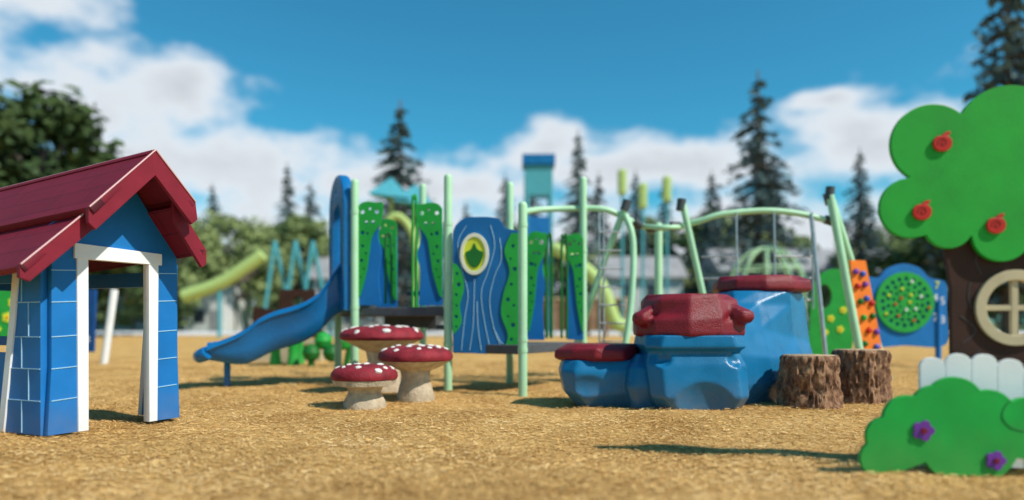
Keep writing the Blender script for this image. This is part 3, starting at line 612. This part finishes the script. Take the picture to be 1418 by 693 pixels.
tube('tower_tube_slide',[(2.4,42,5.2),(3.6,41.5,4.4),(5,41,3.0),(5.8,41,1.0),(6.4,41,.6)],.38,M_blimed,DP,smooth=6)
for i,(x,z) in enumerate(((-7.0,8.2),(-5.6,7.8))):
    tube('canopy_pole',[(x,42,0),(x,42,z)],.1,M_blimed,DP)
    V=[(x-1.2,41,z),(x+1.2,41,z-.3),(x+1.2,43,z-.2),(x-1.2,43,z+.1),(x,42,z+1.1)]; meshobj('canopy',V,[(0,1,4),(1,2,4),(2,3,4),(3,0,4)],M_teal,DP,smooth=False)
tube('lime_loop',[(-7.6,41,2.4),(-7.5,41,5.6),(-6.6,41,6.9),(-5.6,41,5.8),(-5.2,41,3.2)],.22,M_blimed,DP,smooth=6)
for x,z in ((6.4,9.0),(7.6,8.2),(9.0,8.6)): tube('lime_post',[(x,42,0),(x,42,z)],.08,M_teal,DP); box('post_cap',Matrix.Translation((x,42,z)),.5,.5,1.5,M_blimed,DP,bev=.15)
for k in range(5):
    a=math.pi*k/5; pts=[(14.8+2.2*math.cos(t)*math.cos(a),42+2.2*math.cos(t)*math.sin(a),2.6+2.6*math.sin(t)) for t in np.linspace(0,math.pi,14)]
    tube('dome_arc',pts,.06,M_lime,DP)
for z,r_ in ((2.65,2.2),(4.0,1.85)): tube('dome_ring',[(14.8+r_*math.cos(t),42+r_*math.sin(t),z) for t in np.linspace(0,6.2,20)],.06,M_lime,DP)
for k in range(5): tube('dome_leg',[(14.8+2.2*math.cos(k*1.257),42+2.2*math.sin(k*1.257),0),(14.8+2.2*math.cos(k*1.257),42+2.2*math.sin(k*1.257),2.6)],.08,M_lime,DP)
LW=empty('low_wooden_wall',(4,44,0)); M_wood=pmat('weathered_wood',(.30,.19,.12),.8,.3,3,.3,20)
box('boards',Matrix.Translation((4,44,1.3)),6,.3,1.9,M_wood,LW); box('cap',Matrix.Translation((4,44,2.3)),6.2,.5,.12,M_tan,LW)
for i in range(6): box('post',Matrix.Translation((1.3+i*1.1,43.7,1.2)),.2,.2,2.4,M_wood,LW)

# ---------------------------------------------------------------- distant houses
M_wall=pmat('house_siding',(.66,.67,.66),.8,.1,1,.1,10); M_rf=pmat('shingle_gray',(.30,.30,.31),.9,.2,1,.2,10); M_glass=pmat('window_glass',(.05,.06,.08),.1,.1)
def house(x,y,wd,h):
    E=empty('distant_house',(x,y,0)); box('walls',Matrix.Translation((x,y,h/2)),wd,8,h,M_wall,E)
    V=[(x-wd/2-.5,y-4.5,h),(x+wd/2+.5,y-4.5,h),(x+wd/2+.5,y+4.5,h),(x-wd/2-.5,y+4.5,h),(x-wd/2-.5,y,h+2.6),(x+wd/2+.5,y,h+2.6)]
    meshobj('roof',V,[(0,1,5,4),(2,3,4,5),(0,4,3),(1,2,5),(3,2,1,0)],M_rf,E,smooth=False)
    k=int(wd/2.5)
    for i in range(k):
        for z in ((1.5,4.2) if h>5 else (1.6,)): box('window',Matrix.Translation((x-wd/2+1.2+i*2.5,y-4.0,z)),1.1,.1,1.3,M_glass,E,bev=0)
    box('door',Matrix.Translation((x+wd/2-.8,y-4.0,1.05)),1.0,.12,2.1,M_rf,E,bev=0)
house(-36,74,16,6.2); house(-14,80,14,5.5); house(12,80,12,5.6); house(30,76,18,6)

# ---------------------------------------------------------------- trees
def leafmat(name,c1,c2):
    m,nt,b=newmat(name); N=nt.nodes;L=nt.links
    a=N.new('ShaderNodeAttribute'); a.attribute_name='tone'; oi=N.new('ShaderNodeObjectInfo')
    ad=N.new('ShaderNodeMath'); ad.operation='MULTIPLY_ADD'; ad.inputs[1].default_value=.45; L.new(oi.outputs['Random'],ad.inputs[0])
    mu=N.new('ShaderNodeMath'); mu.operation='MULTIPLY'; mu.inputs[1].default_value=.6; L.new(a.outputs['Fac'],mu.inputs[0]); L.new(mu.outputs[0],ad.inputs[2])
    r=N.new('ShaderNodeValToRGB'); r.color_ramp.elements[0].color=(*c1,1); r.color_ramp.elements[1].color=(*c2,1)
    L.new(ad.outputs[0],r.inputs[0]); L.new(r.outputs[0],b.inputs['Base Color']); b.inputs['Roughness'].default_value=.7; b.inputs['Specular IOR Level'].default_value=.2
    return m
M_leaf=leafmat('leaves_broad_hazed',(.08,.13,.055),(.30,.36,.13)); M_needle=leafmat('needles_hazed',(.07,.12,.13),(.17,.24,.23)); M_trunk=pmat('tree_bark',(.14,.11,.09),.9,.3,3,.5,10)  # leaf and needle colours lightened, needles bluish: distant haze painted into them
M_leafd=leafmat('leaves_dark',(.025,.05,.018),(.07,.11,.03))
def quads_mesh(name,C,N_,size,tone,mat,trunkV,trunkF):
    k=len(C); a=rng.normal(size=(k,3)); t=np.cross(N_,a); t/=np.linalg.norm(t,axis=1)[:,None]+1e-9; b=np.cross(N_,t); b/=np.linalg.norm(b,axis=1)[:,None]+1e-9
    s=size[:,None]; Q=np.empty((k,4,3)); Q[:,0]=C-t*s; Q[:,1]=C-b*s*.6; Q[:,2]=C+t*s; Q[:,3]=C+b*s*.6
    nv=len(trunkV); V=trunkV+Q.reshape(-1,3).tolist(); F=trunkF+(np.arange(k*4).reshape(k,4)+nv).tolist()
    me=bpy.data.meshes.new(name); me.from_pydata(V,[],F); me.materials.append(M_trunk); me.materials.append(mat)
    mi=[0]*len(trunkF)+[1]*k; me.polygons.foreach_set('material_index',mi)
    at=me.attributes.new('tone','FLOAT','FACE'); at.data.foreach_set('value',[0.]*len(trunkF)+list(tone)); me.update(); return me
def cone_seg(p,q,r0,r1,V,F,seg=7):
    p=Vector(p);q=Vector(q); d=(q-p).normalized(); s=d.orthogonal().normalized(); t=d.cross(s); b=len(V)
    for c,r in((p,r0),(q,r1)):
        for i in range(seg): a=2*math.pi*i/seg; v=c+(s*math.cos(a)+t*math.sin(a))*r; V.append(tuple(v))
    for i in range(seg): F.append((b+i,b+(i+1)%seg,b+seg+(i+1)%seg,b+seg+i))
def broad(name,h,rad,ncl=32,per=150,mat=None):
    V=[];F=[]; cone_seg((0,0,-.2),(0,0,h*.45),.035*h,.022*h,V,F); Cs=[];Ns=[];Ss=[];Ts=[]
    cone_seg((0,0,h*.4),(.05*h,0,h*.8),.022*h,.006*h,V,F)
    for i in range(ncl):
        a=rng.random()*6.283; zz=rng.random(); z=h*(.22+.74*zz); rr=rad*(math.sin(math.pi*min(1,.18+zz*.8))**.7)*(.35+.65*rng.random()**.5)
        c=np.array([rr*math.cos(a),rr*math.sin(a),z]); cs=rad*(.2+.2*rng.random())
        cone_seg((0,0,h*(.2+.35*zz)),tuple(c),.010*h,.003*h,V,F,5)
        d=rng.normal(size=(per,3)); d/=np.linalg.norm(d,axis=1)[:,None]; q=d*cs*(rng.random((per,1))**.35); q[:,2]*=.75
        Cs.append(c+q); nn=d+rng.normal(size=(per,3))*.5+np.array([0,0,.4]); nn/=np.linalg.norm(nn,axis=1)[:,None]; Ns.append(nn)
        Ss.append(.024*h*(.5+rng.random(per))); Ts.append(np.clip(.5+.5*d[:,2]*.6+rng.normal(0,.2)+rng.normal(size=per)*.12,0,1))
    return quads_mesh(name,np.concatenate(Cs),np.concatenate(Ns),np.concatenate(Ss),np.concatenate(Ts),mat or M_leaf,V,F)
def conifer(name,h,rad,lev=32):
    V=[];F=[]; cone_seg((0,0,-.2),(0,0,h),.018*h,.003*h,V,F); Cs=[];Ns=[];Ss=[];Ts=[]
    for l in range(lev):
        f=l/lev; z=h*(.1+.88*f); R_=rad*((1-f)**.85+.04)*(.75+.4*rng.random()); nb=8 if f<.7 else 6
        for k in range(nb):
            a=rng.random()*6.283; Lb=R_*(.6+.5*rng.random()); dr=.28+.2*rng.random(); e=(Lb*math.cos(a),Lb*math.sin(a),z-Lb*dr)
            cone_seg((0,0,z),e,.004*h,.001*h,V,F,4)
            m_=int(9+15*(1-f)); t=rng.random(m_)**.7; c=np.array([[0,0,z]])+t[:,None]*(np.array([e])-np.array([[0,0,z]]))+rng.normal(size=(m_,3))*np.array([.07,.07,.035])*R_*1.0+np.array([0,0,.06*Lb])*np.sin(t*3.1)[:,None]
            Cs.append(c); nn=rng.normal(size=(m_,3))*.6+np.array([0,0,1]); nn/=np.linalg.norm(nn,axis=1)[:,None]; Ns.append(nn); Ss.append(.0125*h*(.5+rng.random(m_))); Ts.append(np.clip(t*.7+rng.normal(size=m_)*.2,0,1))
    return quads_mesh(name,np.concatenate(Cs),np.concatenate(Ns),np.concatenate(Ss),np.concatenate(Ts),M_needle,V,F)
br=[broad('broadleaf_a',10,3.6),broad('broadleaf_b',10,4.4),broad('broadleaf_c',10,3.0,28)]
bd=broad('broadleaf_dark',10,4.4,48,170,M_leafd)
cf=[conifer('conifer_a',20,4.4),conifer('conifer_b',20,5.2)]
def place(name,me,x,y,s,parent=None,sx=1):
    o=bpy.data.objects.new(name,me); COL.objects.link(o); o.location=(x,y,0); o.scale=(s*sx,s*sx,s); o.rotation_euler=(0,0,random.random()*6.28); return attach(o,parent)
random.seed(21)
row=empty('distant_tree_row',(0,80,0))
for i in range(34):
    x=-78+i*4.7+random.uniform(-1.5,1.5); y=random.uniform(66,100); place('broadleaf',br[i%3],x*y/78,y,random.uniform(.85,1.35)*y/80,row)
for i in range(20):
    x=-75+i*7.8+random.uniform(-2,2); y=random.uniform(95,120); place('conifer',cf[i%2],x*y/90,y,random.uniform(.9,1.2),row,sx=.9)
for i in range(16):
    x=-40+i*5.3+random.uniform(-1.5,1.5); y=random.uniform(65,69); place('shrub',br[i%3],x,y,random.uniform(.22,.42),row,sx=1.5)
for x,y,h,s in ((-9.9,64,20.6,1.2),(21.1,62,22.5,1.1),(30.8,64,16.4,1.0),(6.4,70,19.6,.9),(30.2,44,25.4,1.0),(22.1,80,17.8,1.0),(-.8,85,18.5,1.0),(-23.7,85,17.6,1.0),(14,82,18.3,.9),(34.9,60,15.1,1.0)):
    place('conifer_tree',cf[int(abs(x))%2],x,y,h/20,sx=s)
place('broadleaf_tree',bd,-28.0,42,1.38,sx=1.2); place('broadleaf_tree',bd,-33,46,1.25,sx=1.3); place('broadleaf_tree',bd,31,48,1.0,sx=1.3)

# ---------------------------------------------------------------- convert curves to meshes
bpy.context.view_layer.update(); dg=bpy.context.evaluated_depsgraph_get(); new=[]
for o in CURVES:
    me=bpy.data.meshes.new_from_object(o.evaluated_get(dg)); new.append((o,me))
for o,me in new:
    nm=o.name; par=o.parent; mb=o.matrix_basis.copy()
    bpy.data.objects.remove(o)
    me.polygons.foreach_set('use_smooth',[True]*len(me.polygons)); me.set_sharp_from_angle(angle=math.radians(40))
    q=bpy.data.objects.new(nm,me); COL.objects.link(q); q.matrix_basis=mb; me.name=nm; attach(q,par)

# ---------------------------------------------------------------- sun and sky
sunv=Vector((.88,-.475,0)).normalized()*math.cos(math.radians(47))+Vector((0,0,math.sin(math.radians(47))))
sl_=bpy.data.lights.new('sun','SUN'); sl_.energy=4.9; sl_.angle=math.radians(.8); sl_.color=(1,.94,.84)
so=bpy.data.objects.new('sun',sl_); COL.objects.link(so); so.rotation_euler=sunv.to_track_quat('Z','Y').to_euler()
W_=bpy.data.worlds.new('World'); S.world=W_; W_.use_nodes=True; nt=W_.node_tree; N=nt.nodes; L=nt.links; N.clear()
outw=N.new('ShaderNodeOutputWorld'); bg=N.new('ShaderNodeBackground'); bg.inputs[1].default_value=.145; L.new(bg.outputs[0],outw.inputs[0])
sky=N.new('ShaderNodeTexSky'); sky.sky_type='NISHITA'; sky.sun_disc=False; sky.sun_elevation=math.radians(47); sky.sun_rotation=math.atan2(.88,-.475); sky.air_density=1.0; sky.dust_density=.3; sky.ozone_density=2.5
tint=N.new('ShaderNodeMixRGB'); tint.blend_type='MULTIPLY'; tint.inputs[0].default_value=1; tint.inputs[2].default_value=(.22,.84,.90,1); L.new(sky.outputs[0],tint.inputs[1])
tc=N.new('ShaderNodeTexCoord'); sx=N.new('ShaderNodeSeparateXYZ'); L.new(tc.outputs['Generated'],sx.inputs[0])
az=N.new('ShaderNodeMath'); az.operation='ARCTAN2'; L.new(sx.outputs['X'],az.inputs[0]); L.new(sx.outputs['Y'],az.inputs[1])
el=N.new('ShaderNodeMath'); el.operation='ARCSINE'; L.new(sx.outputs['Z'],el.inputs[0])
cv_=N.new('ShaderNodeCombineXYZ'); L.new(az.outputs[0],cv_.inputs[0]); L.new(el.outputs[0],cv_.inputs[1])
blobs=[(-.50,.262,.13,.05),(-.43,.29,.055,.04),(-.64,.365,.11,.035),(-.66,.28,.06,.05),(-.38,.20,.2,.045),(-.15,.19,.22,.035),(.05,.235,.06,.035),(.18,.21,.2,.035),(.47,.22,.11,.05),(.41,.278,.045,.012),(-1.0,.25,.25,.1),(1.1,.3,.3,.1),(2.4,.3,.8,.12),(0,.09,.9,.08)]
acc=None
for a,e_,ra,re in blobs:
    s=N.new('ShaderNodeVectorMath'); s.operation='MULTIPLY_ADD'; s.inputs[1].default_value=(1/ra,1/re,0); s.inputs[2].default_value=(-a/ra,-e_/re,0); L.new(cv_.outputs[0],s.inputs[0])
    l_=N.new('ShaderNodeVectorMath'); l_.operation='LENGTH'; L.new(s.outputs[0],l_.inputs[0])
    if acc is None: acc=l_.outputs['Value']
    else:
        mn=N.new('ShaderNodeMath'); mn.operation='SMOOTH_MIN'; mn.inputs[2].default_value=.3; L.new(acc,mn.inputs[0]); L.new(l_.outputs['Value'],mn.inputs[1]); acc=mn.outputs[0]
no=N.new('ShaderNodeTexNoise'); no.inputs['Scale'].default_value=17; no.inputs['Detail'].default_value=4; no.inputs['Roughness'].default_value=.5
mpn=N.new('ShaderNodeMapping'); mpn.inputs['Scale'].default_value=(.75,1.25,1); L.new(cv_.outputs[0],mpn.inputs[0]); L.new(mpn.outputs[0],no.inputs['Vector'])
f=N.new('ShaderNodeMath'); f.operation='MULTIPLY_ADD'; f.inputs[1].default_value=2.4; L.new(no.outputs['Fac'],f.inputs[0]); 
neg=N.new('ShaderNodeMath'); neg.operation='MULTIPLY_ADD'; neg.inputs[1].default_value=-1.0; neg.inputs[2].default_value=.38; L.new(acc,neg.inputs[0]); L.new(neg.outputs[0],f.inputs[2])
mk=N.new('ShaderNodeMapRange'); mk.interpolation_type='SMOOTHSTEP'; mk.inputs[1].default_value=.1; mk.inputs[2].default_value=1.1; L.new(f.outputs[0],mk.inputs[0])
cr_=N.new('ShaderNodeMapRange'); cr_.inputs[1].default_value=.5; cr_.inputs[2].default_value=2.0; cr_.inputs[3].default_value=6.4; cr_.inputs[4].default_value=4.3; L.new(f.outputs[0],cr_.inputs[0])
cc=N.new('ShaderNodeCombineXYZ'); L.new(cr_.outputs[0],cc.inputs[0]); L.new(cr_.outputs[0],cc.inputs[1]); L.new(cr_.outputs[0],cc.inputs[2])
ct=N.new('ShaderNodeMixRGB'); ct.blend_type='MULTIPLY'; ct.inputs[0].default_value=1; ct.inputs[2].default_value=(.92,.99,1.06,1); L.new(cc.outputs[0],ct.inputs[1])
mx=N.new('ShaderNodeMixRGB'); L.new(mk.outputs[0],mx.inputs[0]); L.new(tint.outputs[0],mx.inputs[1]); L.new(ct.outputs[0],mx.inputs[2]); L.new(mx.outputs[0],bg.inputs[0])

# ---------------------------------------------------------------- camera
cam=bpy.data.cameras.new('camera'); co=bpy.data.objects.new('camera',cam); COL.objects.link(co); S.camera=co
co.location=(0,0,.8); co.rotation_euler=(math.radians(90),0,0); cam.lens=25.4; cam.sensor_width=36; cam.shift_y=.0716; cam.clip_end=3000
cam.dof.use_dof=True; cam.dof.focus_distance=5.8; cam.dof.aperture_fstop=.42
